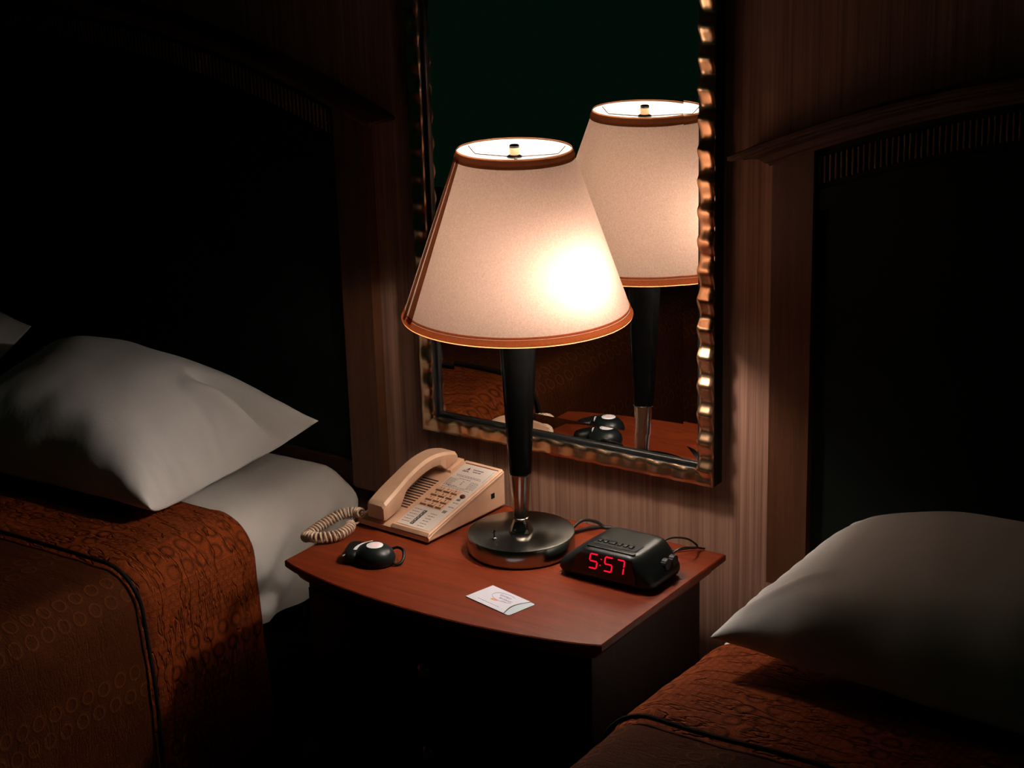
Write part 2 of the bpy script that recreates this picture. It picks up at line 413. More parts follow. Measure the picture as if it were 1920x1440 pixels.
# shade
bm = bmesh.new(); r0, z0, r1, z1 = .1743, .390, .0855, .6407
prof = [(r0, z0)] + [(r0+(r1-r0)*t/12, z0+(z1-z0)*t/12) for t in range(1, 13)]
R = []
for rad, z in prof: R.append([bm.verts.new((rad*math.cos(2*PI*i/128), rad*math.sin(2*PI*i/128), z)) for i in range(128)])
for a, b in zip(R[:-1], R[1:]):
    for i in range(128): bm.faces.new((a[i], a[(i+1) % 128], b[(i+1) % 128], b[i]))
shade = leaned(obj('lamp_shade', bm, m_shade, lamp, angle=0))
def band(za, zb, out, name):
    bm = bmesh.new(); th = .0012
    def rr_(z): return r0+(r1-r0)*(z-z0)/(z1-z0)
    P = [(rr_(za)+.0002, za), (rr_(za)+out*.6, za-.0008), (rr_(za)+out, za+.001), (rr_((za+zb)/2)+out, (za+zb)/2), (rr_(zb)+out, zb-.001), (rr_(zb)+out*.6, zb+.0008), (rr_(zb)+.0002, zb)]
    RR = [[bm.verts.new((rd*math.cos(2*PI*i/128), rd*math.sin(2*PI*i/128), z)) for i in range(128)] for rd, z in P]
    for a, b in zip(RR[:-1], RR[1:]):
        for i in range(128): bm.faces.new((a[i], a[(i+1) % 128], b[(i+1) % 128], b[i]))
    o = obj(name, bm, m_trim_low if za < .5 else m_trim, shade, angle=60); return o
tag(band(.3885, .3975, .0016, 'bottom_trim'), 'brown ribbon round the lower rim of the shade')
band(.3995, .4015, .0010, 'bottom_trim_fold')
tag(band(.6325, .6430, .0016, 'top_trim'), 'brown ribbon round the upper rim of the shade')
band(.6295, .6312, .0010, 'top_trim_fold')
# seam strip down the left of the shade
bm = bmesh.new(); va = math.atan2(-.825, .565)
for (a0, a1, off) in ((-73, -66.5, .0012), (-80, -76.5, .0024)):
    A0, A1 = va+math.radians(a0), va+math.radians(a1); rings = []
    for k in range(13):
        z = z0+.004+(z1-z0-.008)*k/12; rad = r0+(r1-r0)*(z-z0)/(z1-z0)
        rings.append([((rad+o_)*math.cos(A), (rad+o_)*math.sin(A), z) for A, o_ in ((A0, .0002), (A0, off), (A1, off), (A1, .0002))])
    loft(bm, rings, cap=False, closed=False)
tag(obj('seam_strip', bm, m_trim, shade), 'brown strip over the seam at the left of the shade')
# spider wires and finial
bm = bmesh.new(); ar = .0835
for k in range(3):                     # three arms
    a = math.radians([-56, 56, 181][k]); d = Vector((math.cos(a), math.sin(a), 0))
    tube(bm, [tuple(Vector((0, 0, .6300))+d*.006), tuple(Vector((0, 0, .6285))+d*.070), tuple(Vector((0, 0, .6310))+d*.0735), tuple(Vector((0, 0, .6395))+d*.0825)], .0009, 6)
leaned(obj('spider_wire', bm, m_wire, lamp))
bm = bmesh.new(); lathe(bm, [(.004, 0.6285), (.0115, 0.6295), (.012, 0.6315), (.0085, 0.6335), (.0078, 0.6340)], 32)
fin = leaned(obj('finial', bm, m_black, lamp))
bm = bmesh.new(); lathe(bm, [(.0075, 0.6340), (.0078, 0.6445), (.0072, 0.6450)], 32); obj('finial_collar', bm, m_ivory, fin)
bm = bmesh.new(); lathe(bm, [(.0074, 0.6450), (.0076, 0.6475), (.006, 0.6490)], 32); obj('finial_cap', bm, m_black, fin)
# switch on the base
bm = bmesh.new(); sx, sy = -.0165, -.0500
lathe(bm, [(.0035, .0316), (.0036, .0335), (.0016, .0345), (.0014, .0415), (.0026, .0425), (.0030, .0445), (.0018, .0465)], 20, sx, sy)
obj('switch', bm, m_chrome, lamp)
# cord
bm = bmesh.new()
tube(bm, spline([(.040, .0745, .006), (.043, .0905, .016), (.048, .112, .020), (.060, .131, .012), (.070, .137, .0030), (.080, .1395, .0030), (.090, .1405, .0030)], 8), .0026, 10)
tube(bm, spline([(.030, .0795, .004), (.040, .094, .004), (.052, .118, .0045), (.066, .1365, .003), (.074, .1395, .003), (.084, .1405, .003)], 8), .0026, 10)
obj('power_cord', bm, m_cord, lamp)

# ------------------------------------------------------------------ wall mirror
mir = thing('wall_mirror', 'rectangular wall mirror in a scalloped bronze frame, hung behind the lamp', 'mirror', (0, WY, H))
MX0, MX1, MZ0, MZ1 = -.3216, .2475, .0925, 1.03
gx0, gx1, gz0, gz1 = MX0+.028, MX1-.037+.000, MZ0+.031, MZ1-.031
gx1 = .2440
bm = bmesh.new(); box(bm, MX0, MX1, -.012, -.0002, MZ0, MZ1, 0); obj('backing_board', bm, m_black_frame, mir, smooth=False)
# black outer side
def frame_ring(x0, x1, z0, z1, w, ya, yb, name, mat, bev=.0015):
    bm = bmesh.new()
    def q(i): return [(x0+i, z0+i), (x1-i, z0+i), (x1-i, z1-i), (x0+i, z1-i)]
    prof = [(0, yb), (0, ya+bev), (bev, ya), (w-bev, ya), (w, ya+bev), (w, yb)]
    rings = [[(x, y, z) for x, z in q(i)] for i, y in prof]
    rings.append(rings[0]); RR = [[bm.verts.new(p) for p in rg] for rg in rings[:-1]]; RR.append(RR[0])
    for a, b in zip(RR[:-1], RR[1:]):
        for i in range(4): bm.faces.new((a[i], a[(i+1) % 4], b[(i+1) % 4], b[i]))
    return obj(name, bm, mat, mir, smooth=False)
frame_ring(MX0, MX1, MZ0, MZ1, .0262, -.0285, -.0125, 'frame_back', m_black_frame)
frame_ring(MX0+.0264, MX1-.0264, MZ0+.0264, MZ1-.0264, .0065, -.021, -.0125, 'inner_moulding', m_black_frame, .001)
# scalloped bronze mouldings, one per side, mitred
FW = .0262
def scallop(x0, z0, dx, dz, ln, nx, nz_, ph, outer=False):
    bm = bmesh.new(); n = int(ln/.0022); rows = []
    for i in range(n+1):
        s = ln*i/n; row = []
        for j in range(9):
            t = j/8; w = FW*t
            ss = s
            lo, hi = w, ln-w
            ss = lo+(hi-lo)*i/n
            env = sstep(ss, 0.004, .03)*sstep(ln-ss, .004, .03)
            q_ = ((ss+ph)/.0462) % 1.0
            wave = math.cos(2*PI*(q_**.8))
            ed = env*.0012*wave*(1 if t > .5 else 0)*(t**2)
            y = -.0315-.0022*min(1, 6*t)*min(1, 6*(1-t))-env*(.0034 if outer else .0022)*wave*((1-.10*t) if outer else (.35+.65*t))
            ww = w+ed
            row.append((x0+dx*ss+nx*ww, y, z0+dz*ss+nz_*ww))
        # wrap the sides down
        a, b = row[0], row[-1]
        row = [(a[0], -.0286, a[2])] + row + [(b[0], -.0286, b[2])]
        rows.append(row)
    loft(bm, rows, cap=True, closed=True)
    return obj('frame_side', bm, m_frame, mir, angle=50)
scallop(MX0, MZ0, 1, 0, MX1-MX0, 0, 1, .010)
scallop(MX1, MZ0, 0, 1, MZ1-MZ0, -1, 0, .018, True)
scallop(MX1, MZ1, -1, 0, MX1-MX0, 0, -1, 0)
scallop(MX0, MZ1, 0, -1, MZ1-MZ0, 1, 0, .02)
# glass with a bevelled border
ax0, ax1, az0, az1 = MX0+.0325, MX1-.0325, MZ0+.0325, MZ1-.0325
bm = bmesh.new(); bw = .029; k = .0275*bw; yg = -.0148
o_ = [bm.verts.new(p) for p in ((ax0, yg-k, az0), (ax1, yg-k, az0), (ax1, yg-k, az1), (ax0, yg-k, az1))]
i_ = [bm.verts.new(p) for p in ((ax0+bw, yg, az0+bw), (ax1-bw, yg, az0+bw), (ax1-bw, yg, az1-bw), (ax0+bw, yg, az1-bw))]
bk = [bm.verts.new((v.co.x, -.0125, v.co.z)) for v in o_]
bm.faces.new(i_)
for a in range(4):
    b = (a+1) % 4; bm.faces.new((o_[a], o_[b], i_[b], i_[a])); bm.faces.new((bk[b], bk[a], o_[a], o_[b]))
bm.faces.new(bk[::-1])
obj('mirror_glass', bm, m_mirror, mir, smooth=False)

# ------------------------------------------------------------------ headboards
def headboard(side, label):
    # built for the right-hand bed, then mirrored in x for the left one
    sg = side; X0 = .3400 if side > 0 else .4235; X1 = X0+1.62
    XM = (X0+X1)/2; Rr = 2.08; zc = .6310-math.sqrt(Rr*Rr-(.86)**2)
    def arc(x): return zc+math.sqrt(max(0, Rr*Rr-(x-XM)**2))
    h = thing('headboard', label, 'headboard', (0, WY, H))
    def P(x, y, z): return (sg*x, y, z)
    def part(name, fn, mat, ang=35):
        bm = bmesh.new(); fn(bm)
        return obj(name, bm, mat, h, angle=ang)
    def arch_slab(bm, xa, xb, zlo, zhi, ya, yb, n=40, zlo_flat=None):
        rings = []
        for i in range(n+1):
            x = xa+(xb-xa)*i/n; zt = arc(x)+zhi; zb = (arc(x)+zlo) if zlo_flat is None else zlo_flat
            rings.append([P(x, ya, zb), P(x, yb, zb), P(x, yb, zt), P(x, ya, zt)])
        loft(bm, rings)
    def crown(bm):
        prof = [(.004, -.0385), (.006, -.034), (.010, -.031), (.013, -.026), (.017, -.0215), (.024, -.018), (.031, -.0155), (.034, -.013), (.034, -.0115), (.046, -.0095), (.050, -.006), (.050, -.001), (.047, .0)]
        for (pa, za), (pb, zb) in zip(prof[:-1], prof[1:]):
            xa, xb = X0-pb, X1+pb
            n = 40; rings = []
            for i in range(n+1):
                t = i/n; lo = (X0-pa)+(X1+pa-X0+pa)*t; hi = (X0-pb)+(X1+pb-X0+pb)*t
                rings.append([P(lo, -.001, arc(lo)+za), P(lo, -.022-pa, arc(lo)+za), P(hi, -.022-pb, arc(hi)+zb+.0001), P(hi, -.001, arc(hi)+zb+.0001)])
            loft(bm, rings)
    part('crown_moulding', crown, m_crown, 20)
    for xa in (X0, X1-.066):
        def post(bm, xa=xa):
            arch_slab(bm, xa, xa+.066, 0, -.0386, -.025, -.001, 4, zlo_flat=-.050)
        part('post', post, m_head)
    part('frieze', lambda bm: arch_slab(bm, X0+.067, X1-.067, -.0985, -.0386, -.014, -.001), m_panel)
    def flutes(bm):
        x = X0+.0690; k = 0
        while x < X1-.074:
            z = arc(x)
            vs = []
            box(bm, sg*x if sg > 0 else sg*(x+.0042), sg*(x+.0042) if sg > 0 else sg*x, -.0185, -.0142, z-.0900, z-.0500, .0012, 1)
            x += .0086; k += 1
    part('fluted_band', flutes, m_flute)
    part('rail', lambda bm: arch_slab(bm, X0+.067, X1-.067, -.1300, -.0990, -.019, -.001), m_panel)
    def panel(bm):
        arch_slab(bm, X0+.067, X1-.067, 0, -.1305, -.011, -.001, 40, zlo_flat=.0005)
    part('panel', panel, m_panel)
    part('bottom_rail', lambda bm: box(bm, min(sg*(X0+.067), sg*(X1-.067)), max(sg*(X0+.067), sg*(X1-.067)), -.021, -.001, -.050, .0, .002, 1), m_table)
    return h
headboard(1, 'dark wooden arched headboard with fluted band, fixed behind the right-hand bed')
headboard(-1, 'dark wooden headboard almost lost in shadow, fixed behind the left-hand bed')

# ------------------------------------------------------------------ beds
def bed(sg, gap, label, sh_label, sp_label):
    XS = gap; ZT = -.010; XE = gap+1.50                                # inner and outer side
    def P(x, y, z): return (sg*x, y, z)
    b = thing('bed', label, 'bed', (sg*(XS+XE)/2, -1.02, 0))
    ox = Vector((-sg*(XS+XE)/2, 1.02, 0))
    bm = bmesh.new(); box(bm, min(sg*(XS+.02), sg*(XE-.02)), max(sg*(XS+.02), sg*(XE-.02)), -2.0, .012, H-.245, H+ZT-.009, .06, 5)
    bmesh.ops.translate(bm, verts=bm.verts, vec=ox); obj('mattress', bm, m_sheet, b)
    bm = bmesh.new(); box(bm, min(sg*(XS+.03), sg*(XE-.03)), max(sg*(XS+.03), sg*(XE-.03)), -1.99, -.05, .12, H-.247, .01, 2)
    bmesh.ops.translate(bm, verts=bm.verts, vec=ox); obj('box_spring', bm, m_panel, b)
    bm = bmesh.new(); box(bm, min(sg*(XS+.08), sg*(XE-.08)), max(sg*(XS+.08), sg*(XE-.08)), -1.93, -.10, 0, .119)
    bmesh.ops.translate(bm, verts=bm.verts, vec=ox); obj('bed_base', bm, m_panel, b)
    # cross-section running over the bed: returns (x, z, nx, nz, arc length)
    def section(zb, rad, off, flare=0.0, step=.012):
        pts = []; s = 0
        xi, xo, zt = XS-off, XE+off, ZT+off
        z = zb
        side = []
        nside = max(2, int((zt-rad-zb)/step))
        for i in range(nside+1):
            zz = zb+(zt-rad-zb)*i/nside
            side.append((xi, zz, -1, 0))
        for i in range(1, 11):
            a = PI-PI/2*i/10
            side.append((xi+rad+rad*math.cos(a), zt-rad+rad*math.sin(a), math.cos(a), math.sin(a)))
        xe = xi+rad; xo2 = xo-rad; nt = int((xo2-xe)/.02)
        for i in range(1, nt): side.append((xe+(xo2-xe)*i/nt, zt, 0, 1))
        for i in range(0, 11):
            a = PI/2-PI/2*i/10
            side.append((xo2+rad*math.cos(a), zt-rad+rad*math.sin(a), math.cos(a), math.sin(a)))
        for i in range(1, 6): side.append((xo, zt-rad+(zb-zt+rad)*i/5, 1, 0))
        out = []; prev = None
        for q in side:
            if prev: s += math.hypot(q[0]-prev[0], q[1]-prev[1])
            out.append((*q, s)); prev = q
        return out
    # ---- sheet
    rad = .070; sec = section(-.200, rad, .002)
    ys = []
    yh = .024; rh = .030
    bm = bmesh.new(); rows = []
    cols = [(yh-rh+rh*math.cos(a), rh-rh*math.sin(a)) for a in [PI/2*i/8 for i in range(0, 9)]]   # (y, drop): head end rounding
    ylist = [(c[0], c[1]) for c in cols]
    ylist = [(yh, .16), (yh, .11)] + ylist
    yv = yh-rh
    while yv > -.31: yv -= .011; ylist.append((yv, 0))
    uvs = {}
    for (y, drop) in ylist:
        row = []
        for (x, z, nx, nzz, s) in sec:
            inner = nx < 0 or x < XS+.25
            # pull the corner in as the head end rounds over
            kx = 0
            if drop > 0:
                kx = drop if nx < -.01 else 0
            zz = z-(drop if nzz > 0 else 0)*(1 if nzz > .99 else nzz)
            xx = x+ (min(drop, rh)*.55*(-nx) if nx < 0 else -min(drop, rh)*.55*nx)
            # drape folds on the inner side: creases fanning from the head corner
            d = 0
            depth = max(0, ZT-zz)
            if nx < 0 or x < XS+.30:
                depth = max(0, (ZT-zz)); wgt = sstep(depth, .01, .06)
                q = (y+.04)+depth*1.15
                d += wgt*.0100*math.sin(q*60+1.2+2.2*nz(y*6, z*6, 3))*(.6+.4*nz(y*8, 1))
                d += wgt*.012*nz(y*5+4, z*7)
                d += .004*nz(x*6, y*5, 2)*(1-wgt)
                d += .0012*nz(x*26, y*26, z*26)
                d += depth*.05
            under = sstep(-y, .250, .272)      # flat where the coverlet lies over it
            d = d*(1-under)+under*(depth*.05-.004)
            xx += nx*d; zz += nzz*d
            row.append(P(xx, y, H+zz))
        rows.append(row)
    R = [[bm.verts.new(p) for p in rw] for rw in rows]
    for a, b2 in zip(R[:-1], R[1:]):
        for i in range(len(a)-1): bm.faces.new((a[i], a[i+1], b2[i+1], b2[i]))
    sh = obj('bed_sheet', bm, m_sheet, None, angle=0); tag(sh, sh_label, 'sheet')
    # ---- coverlet
    sec = section(-.50, .075, .009, step=.012)
    bm = bmesh.new(); uvl = bm.loops.layers.uv.new('uv'); rows = []
    y = -.265; ylist = []
    while y > -2.06: ylist.append(y); y -= .0055 if y > -.95 else .02
    NY = len(ylist)
    mid = sec[0][4] + (ZT-(-.50))  # arc length at the inner top edge
    for y in ylist:
        row = []
        for (x, z, nx, nzz, s) in sec:
            sag = 0
            d = 0
            near = 1 if (nx < 0 or x < XS+.7) else 0
            if near:
                beyond = sstep(-y, .50, .55)
                # gathered creases between the hem and the piping
                wv_ = (y*1.0+.010*math.sin(s*9)+.006*nz(s*14, y*4, 1))
                cr = abs(math.sin(wv_*PI/.021+1.6*nz(s*5, y*9, 7)))**.5
                d += (1-beyond)*(.0024*(cr-1))*(.5+1.0*nz(s*18, y*6, 5))
                d += .0016*nz(x*30, y*40, z*30)
                d += .006*nz(x*5, y*5, z*5)
                depth = max(0, ZT-z)
                d += depth*.06 + sstep(depth, .05, .4)*.020*nz(y*4.5+1, z*2, 9)
                # pinch at the piping
                d -= .006*math.exp(-((y+.530)/.010)**2)
                d -= .004*beyond
                yy = y + .006*nz(s*7, 3, 1)*math.exp(-((y+.530)/.12)**2)
            # hem sits down on the sheet
            d -= .0045*(1-sstep(-y, .265, .279))
            yo = y + .010*nz(s*3, 9)*(1-sstep(-y, .267, .43)) - .02*sstep(max(0, ZT-z), .0, .45)*0
            row.append((P(x+nx*d, yo, H+z+nzz*d), (y, s-mid)))
        rows.append(row)
    R = [[bm.verts.new(p[0]) for p in rw] for rw in rows]
    for j in range(len(R)-1):
        for i in range(len(R[0])-1):
            ids = ((j, i), (j, i+1), (j+1, i+1), (j+1, i))
            fc = bm.faces.new([R[a][c] for a, c in ids])
            for lp, (a, c) in zip(fc.loops, ids): lp[uvl].uv = rows[a][c][1]
    # foot end
    foot = [rw for rw in R[-1]]
    low = [bm.verts.new((v.co.x, v.co.y-.012, H-.50)) for v in foot]
    for i in range(len(foot)-1):
        try: bm.faces.new((foot[i], foot[i+1], low[i+1], low[i]))
        except ValueError: pass
    sp = obj('bedspread', bm, m_spread, None, angle=0); tag(sp, sp_label, 'bedspread')
    # seam piping, its black also painting in the deep shadow gap
    bm = bmesh.new(); pts = []
    for (x, z, nx, nzz, s) in sec:
        if x > XS+.85: break
        depth = max(0, ZT-z)
        dd = .0015+depth*.06+.006*nz(x*5, -.530*5, z*5)+sstep(depth, .05, .4)*.020*nz(-.530*4.5+1, z*2, 9)
        pts.append(P(x+nx*dd, -.530+.004*nz(s*6, 2), H+z+nzz*dd))
    tube(bm, pts, lambda t: .0034, 8)
    obj('piping', bm, m_piping, sp)
    return b
bed(-1, .480, 'bed on the left of the nightstand, white sheet showing beside its coverlet',
    'white sheet turned over the mattress edge of the left-hand bed, with slanting folds',
    'burnt-orange quilted bedspread with rows of rings, on the left-hand bed')
bed(1, .392, 'bed on the right of the nightstand, mostly hidden under its pillow and coverlet',
    'white sheet of the right-hand bed, only a small corner showing under the pillow',
    'wrinkled burnt-orange bedspread on the right-hand bed, in the lower right corner')

# ------------------------------------------------------------------ pillows
def pillow(label, corners, T, seed, lift=0, zmin=.050, belly=.38, ridges=(), conc=1.0):
    """corners: back-inner, front-inner, front-outer, back-outer (world, z above the tabletop)"""
    C4 = [Vector(c) for c in corners]; cen = sum(C4, Vector())/4
    n1, n2 = 84, 64
    bm = bmesh.new(); grid = {}
    for side in (1, -1):
        for i in range(n1+1):
            for j in range(n2+1):
                uu = i/n1; vv = j/n2          # uu: inner->outer, vv: back->front
                if side < 0 and (i in (0, n1) or j in (0, n2)): grid[(side, i, j)] = grid[(1, i, j)]; continue
                a, b_ = 2*uu-1, 2*vv-1
                # concave edges so that the corners stick out as points
                ua = .5+.5*a*(1-conc*(.105*(1-b_**4)+.035*(1-b_*b_))); va_ = .5+.5*b_*(1-.070*(1-a*a))
                p = (C4[0]*(1-ua)+C4[3]*ua)*(1-va_)+(C4[1]*(1-ua)+C4[2]*ua)*va_
                ea, eb = (1-abs(a)**2.5), (1-abs(b_)**(3.6 if b_ > 0 else 2.6))
                h = T*(max(0, ea)**.60)*(max(0, eb)**.50)
                # creases
                edge = 1-min(1, min(1-abs(a), 1-abs(b_))/.30)
                w = 1+.05*nz(a*1.6+seed, b_*1.8, side)
                wr = .0025*nz(a*3.0+seed, b_*3.5, side*3)+.0022*edge*nz(a*12+seed, b_*12, 1)*(1-sstep(a, -.85, -.5))
                wr += .0022*math.sin(b_*34+3*nz(b_*4, seed))*math.exp(-((1+a)/.07)**2)*(1 if b_ > -.2 else .3)
                for (ca, cb) in ((-1, -1), (-1, 1), (1, 1), (1, -1)):
                    da, db = a-ca, b_-cb; dd = math.hypot(da, db)
                    if dd < .75:
                        ang = math.atan2(db*-cb, da*-ca)
                        wr += .0030*math.sin(ang*6+seed)*(1 if ca < 0 and cb < 0 else .4)*math.exp(-dd*4.0)*sstep(dd, .02, .25)
                for (ra, rb, ra2, rb2, amp, wd) in ridges:
                    if side > 0:
                        A_, B_ = Vector((ra, rb)), Vector((ra2, rb2)); pp = Vector((a, b_)); ab = B_-A_
                        t = max(0, min(1, (pp-A_).dot(ab)/ab.length_squared)); dist = (pp-(A_+ab*t)).length
                        wr += amp*math.exp(-(dist/wd)**2)*math.sin(PI*min(1, t*.9+.1))
                top = side > 0
                hh = h*(1-belly if top is False else 1)*w + wr*min(1, h/(.25*T+1e-6))
                p = p+Vector((0, 0, 1))*(hh if top else -hh*belly*1.6)
                p = p + Vector((.004*nz(a*3, b_*3, seed+2), .006*nz(a*4, b_*3, seed+5), 0))
                p.z -= conc*.042*(1-b_**4)*abs(a)**5      # the seam sags between the corners
                # the pillow rests on the bed
                zm = -.005 if p.y > -.245 else .0085
                if p.z < zm: p.z = zm+.0015*side
                grid[(side, i, j)] = bm.verts.new((p.x, p.y, H+p.z))
    for side in (1, -1):
        for i in range(n1):
            for j in range(n2):
                q = [grid[(side, i, j)], grid[(side, i+1, j)], grid[(side, i+1, j+1)], grid[(side, i, j+1)]]
                bm.faces.new(q if side > 0 else q[::-1])
    p = obj('pillow', bm, m_pillow, None, angle=0); tag(p, label, 'pillow', 'pillows on the beds')
    p.modifiers.new('smooth', 'SUBSURF').render_levels = 1
    return p
pillow('white pillow on the left-hand bed, its pointed corner reaching towards the nightstand',
       [(-.508, -.026, .092), (-.580, -.388, .034), (-1.20, -.41, .030), (-1.22, -.03, .130)], .124, 1.7, belly=.22,
       ridges=[(-.98, -.70, -.52, -.40, -.040, .050), (-.96, -.50, -.58, -.22, .016, .07), (-.9, -.1, -.7, -.2, -.004, .05)])
pillow('white pillow mostly hidden, behind the other one at the left edge of the photo',
       [(-1.24, -.025, .165), (-1.27, -.30, .045), (-1.90, -.33, .045), (-1.92, -.035, .16)], .125, 5.1, belly=.5)
pillow('large white pillow in shadow on the right-hand bed, pointed corner over the bed edge',
       [(.493, -.004, .094), (.449, -.368, .046), (1.15, -.40, .030), (1.17, -.02, .115)], .110, 3.3, belly=.5, conc=.12,
       ridges=[(-.95, .85, -.6, .4, .006, .05)])

# ------------------------------------------------------------------ telephone
ph = thing('telephone', 'beige desk telephone with handset and printed faceplate, left of the lamp', 'telephone', (-.2895, -.205, H), (0, 0, math.radians(-4.2)))
def pz(v): return .0165+.262*v
PW, PL = .1535, .196
bm = bmesh.new(); rings = []
for k in range(15):
    v = PL*k/14; zt = pz(v)-.002
    if k == 0: zt -= .002
    vv = v
    rings.append([(0.002, vv, .004), (PW-.002, vv, .004), (PW, vv, .007), (PW, vv, zt-.002), (PW-.0015, vv, zt), (.0015, vv, zt), (0, vv, zt-.002), (0, vv, .007)])
loft(bm, rings); obj('phone_body', bm, m_phone, ph, angle=30)
for (a, b_) in ((.012, .02), (PW-.012, .02), (.012, PL-.02), (PW-.012, PL-.02)):
    bm = bmesh.new(); lathe(bm, [(.006, 0), (.006, .0045)], 16, a, b_); obj('rubber_foot', bm, m_black_soft, ph)
# raised right-hand panel
bm = bmesh.new(); rings = []
for k in range(15):
    v = (0, .0035)[k > 0]+(PL-.0055)*max(0, k-1)/13; zt = pz(v)+.0015
    if k == 0: zt -= .0045
    rings.append([(.070, v, pz(v)-.004), (PW-.0008, v, pz(v)-.004), (PW-.0008, v, zt-.002), (PW-.0026, v, zt), (.0735, v, zt), (.0715, v, zt-.002)])
loft(bm, rings); obj('face_panel', bm, m_phone, ph, angle=30)
# cradle ledge at the back left
bm = bmesh.new(); rings = []
for k in range(6):
    v = .158+.036*k/5; rings.append([(.004, v, pz(v)-.004), (.070, v, pz(v)-.004), (.069, v, pz(v)+.003), (.006, v, pz(v)+.003)])
loft(bm, rings); obj('cradle', bm, m_phone, ph, angle=30)
def on_panel(bm, u0, u1, v0, v1, h0, h1, skew=0):
    vs = []
    for hgt in (h0, h1):
        for (a, b_) in ((u0, v0), (u1, v0), (u1+skew, v1), (u0+skew, v1)): vs.append(bm.verts.new((a, b_, pz(b_)+.0015+hgt)))
    for q in ((3, 2, 1, 0), (4, 5, 6, 7), (0, 1, 5, 4), (1, 2, 6, 5), (2, 3, 7, 6), (3, 0, 4, 7)): bm.faces.new([vs[i] for i in q])
bm = bmesh.new(); on_panel(bm, .0785, .1485, .0075, .185, .0001, .0005); fpl = obj('faceplate', bm, m_face, ph, smooth=False)
tag(fpl, 'printed paper faceplate')
bm = bmesh.new(); on_panel(bm, .0785, .1485, .1865, .1880, .0001, .0007); obj('top_groove', bm, m_keyline, ph, smooth=False)
bm = bmesh.new(); on_panel(bm, .0790, .1290, .0600, .1155, .0006, .0009); obj('keypad_field', bm, m_phone, ph, smooth=False)
# keys
keys = '123456789*0#'
def glyph(bm, ch, cx, cy, s, hgt):
    # seven-segment-like strokes small enough to read as print
    seg = {'1': 'bc', '2': 'abged', '3': 'abgcd', '4': 'fgbc', '5': 'afgcd', '6': 'afgedc', '7': 'abc', '8': 'abcdefg', '9': 'abfgcd', '0': 'abcdef', '*': 'gx', '#': 'bcefgad'}[ch]
    w, h_, t = s*.5, s, s*.16
    R_ = {'a': (-w/2, w/2, h_/2-t, h_/2), 'g': (-w/2, w/2, -t/2, t/2), 'd': (-w/2, w/2, -h_/2, -h_/2+t), 'f': (-w/2, -w/2+t, 0, h_/2), 'b': (w/2-t, w/2, 0, h_/2),
          'e': (-w/2, -w/2+t, -h_/2, 0), 'c': (w/2-t, w/2, -h_/2, 0), 'x': (-t/2, t/2, -h_/3, h_/3)}
    for q in seg:
        a = R_[q]; on_panel(bm, cx+a[0], cx+a[1], cy+a[2], cy+a[3], hgt, hgt+.0002)
for idx, ch in enumerate(keys):
    rr_, cc_ = divmod(idx, 3); cu = .0880+cc_*.0160; cv = .1085-rr_*.0137
    bm = bmesh.new(); on_panel(bm, cu-.0060, cu+.0060, cv-.0036, cv+.0046, .0009, .0030)
    kx = obj('key', bm, m_phone, ph, smooth=False)
    bm = bmesh.new(); on_panel(bm, cu-.0064, cu+.0064, cv-.0058, cv-.0038, .0010, .0013); obj('key_lip_shadow', bm, m_keyline, kx, smooth=False)  # shadow line at each key's front lip, painted as a brown strip
    bm = bmesh.new(); glyph(bm, ch, cu+.0006, cv+.0008, .0042, .0031); obj('key_digit', bm, m_ink_shadow, kx, smooth=False)
# printed lines
random.seed(4)
bm = bmesh.new()
def textline(u0, u1, v, hh=.0011, gap=.0012, mn=.0015, mx=.0055):
    x = u0
    while x < u1-.001:
        w = random.uniform(mn, mx); e = min(u1, x+w)
        on_panel(bm, x, e, v-hh/2, v+hh/2, .0006, .0008); x = e+gap
for v, a, b_ in ((.1545, .086, .136), (.1515, .088, .140), (.1460, .098, .122)): textline(a, b_, v, .0010)
obj('fine_print', bm, m_ink2, fpl, smooth=False); bm = bmesh.new()
for k in range(7): textline(.081, .098-.0006*k, .1425-.0031*k, .0009)
for k in range(7): textline(.126+.0003*k, .1435, .1425-.0031*k, .0009)
for k in range(3): textline(.110, .114, .1400-.0040*k, .0012)
for v, a, b_ in ((.1225, .092, .128), (.1188, .083, .140), (.1250, .086, .110)): textline(a, b_, v, .0009)
obj('fine_print', bm, m_ink2, fpl, smooth=False); bm = bmesh.new()
for k in range(6): textline(.082+.0*k, .098, .0505-.0068*k, .0012)
for k in range(6): textline(.118, .131, .0475-.0068*k, .0012)
obj('fine_print', bm, m_ink2, fpl, smooth=False); bm = bmesh.new()
textline(.134, .146, .0855, .0014); textline(.134, .146, .0735, .0014)
obj('fine_print', bm, m_ink2, fpl, smooth=False)
bm = bmesh.new(); 
def bold(u0, v, widths):
    x = u0
    for w in widths:
        on_panel(bm, x, x+w, v-.0007, v+.0009, .0006, .0008); on_panel(bm, x, x+.0008, v-.0007, v+.0018, .0006, .0008); x += w+.0007
bold(.1060, .1740, (.0020, .0013, .0015, .0013, .0)); bold(.1165, .1740, (.0022, .0014, .0015, .0012, .0014))
bold(.1090, .1685, (.0026, .0015, .0013, .0014)); bold(.1195, .1685, (.0018, .0012, .0012))
obj('heading', bm, m_ink_shadow, fpl, smooth=False)
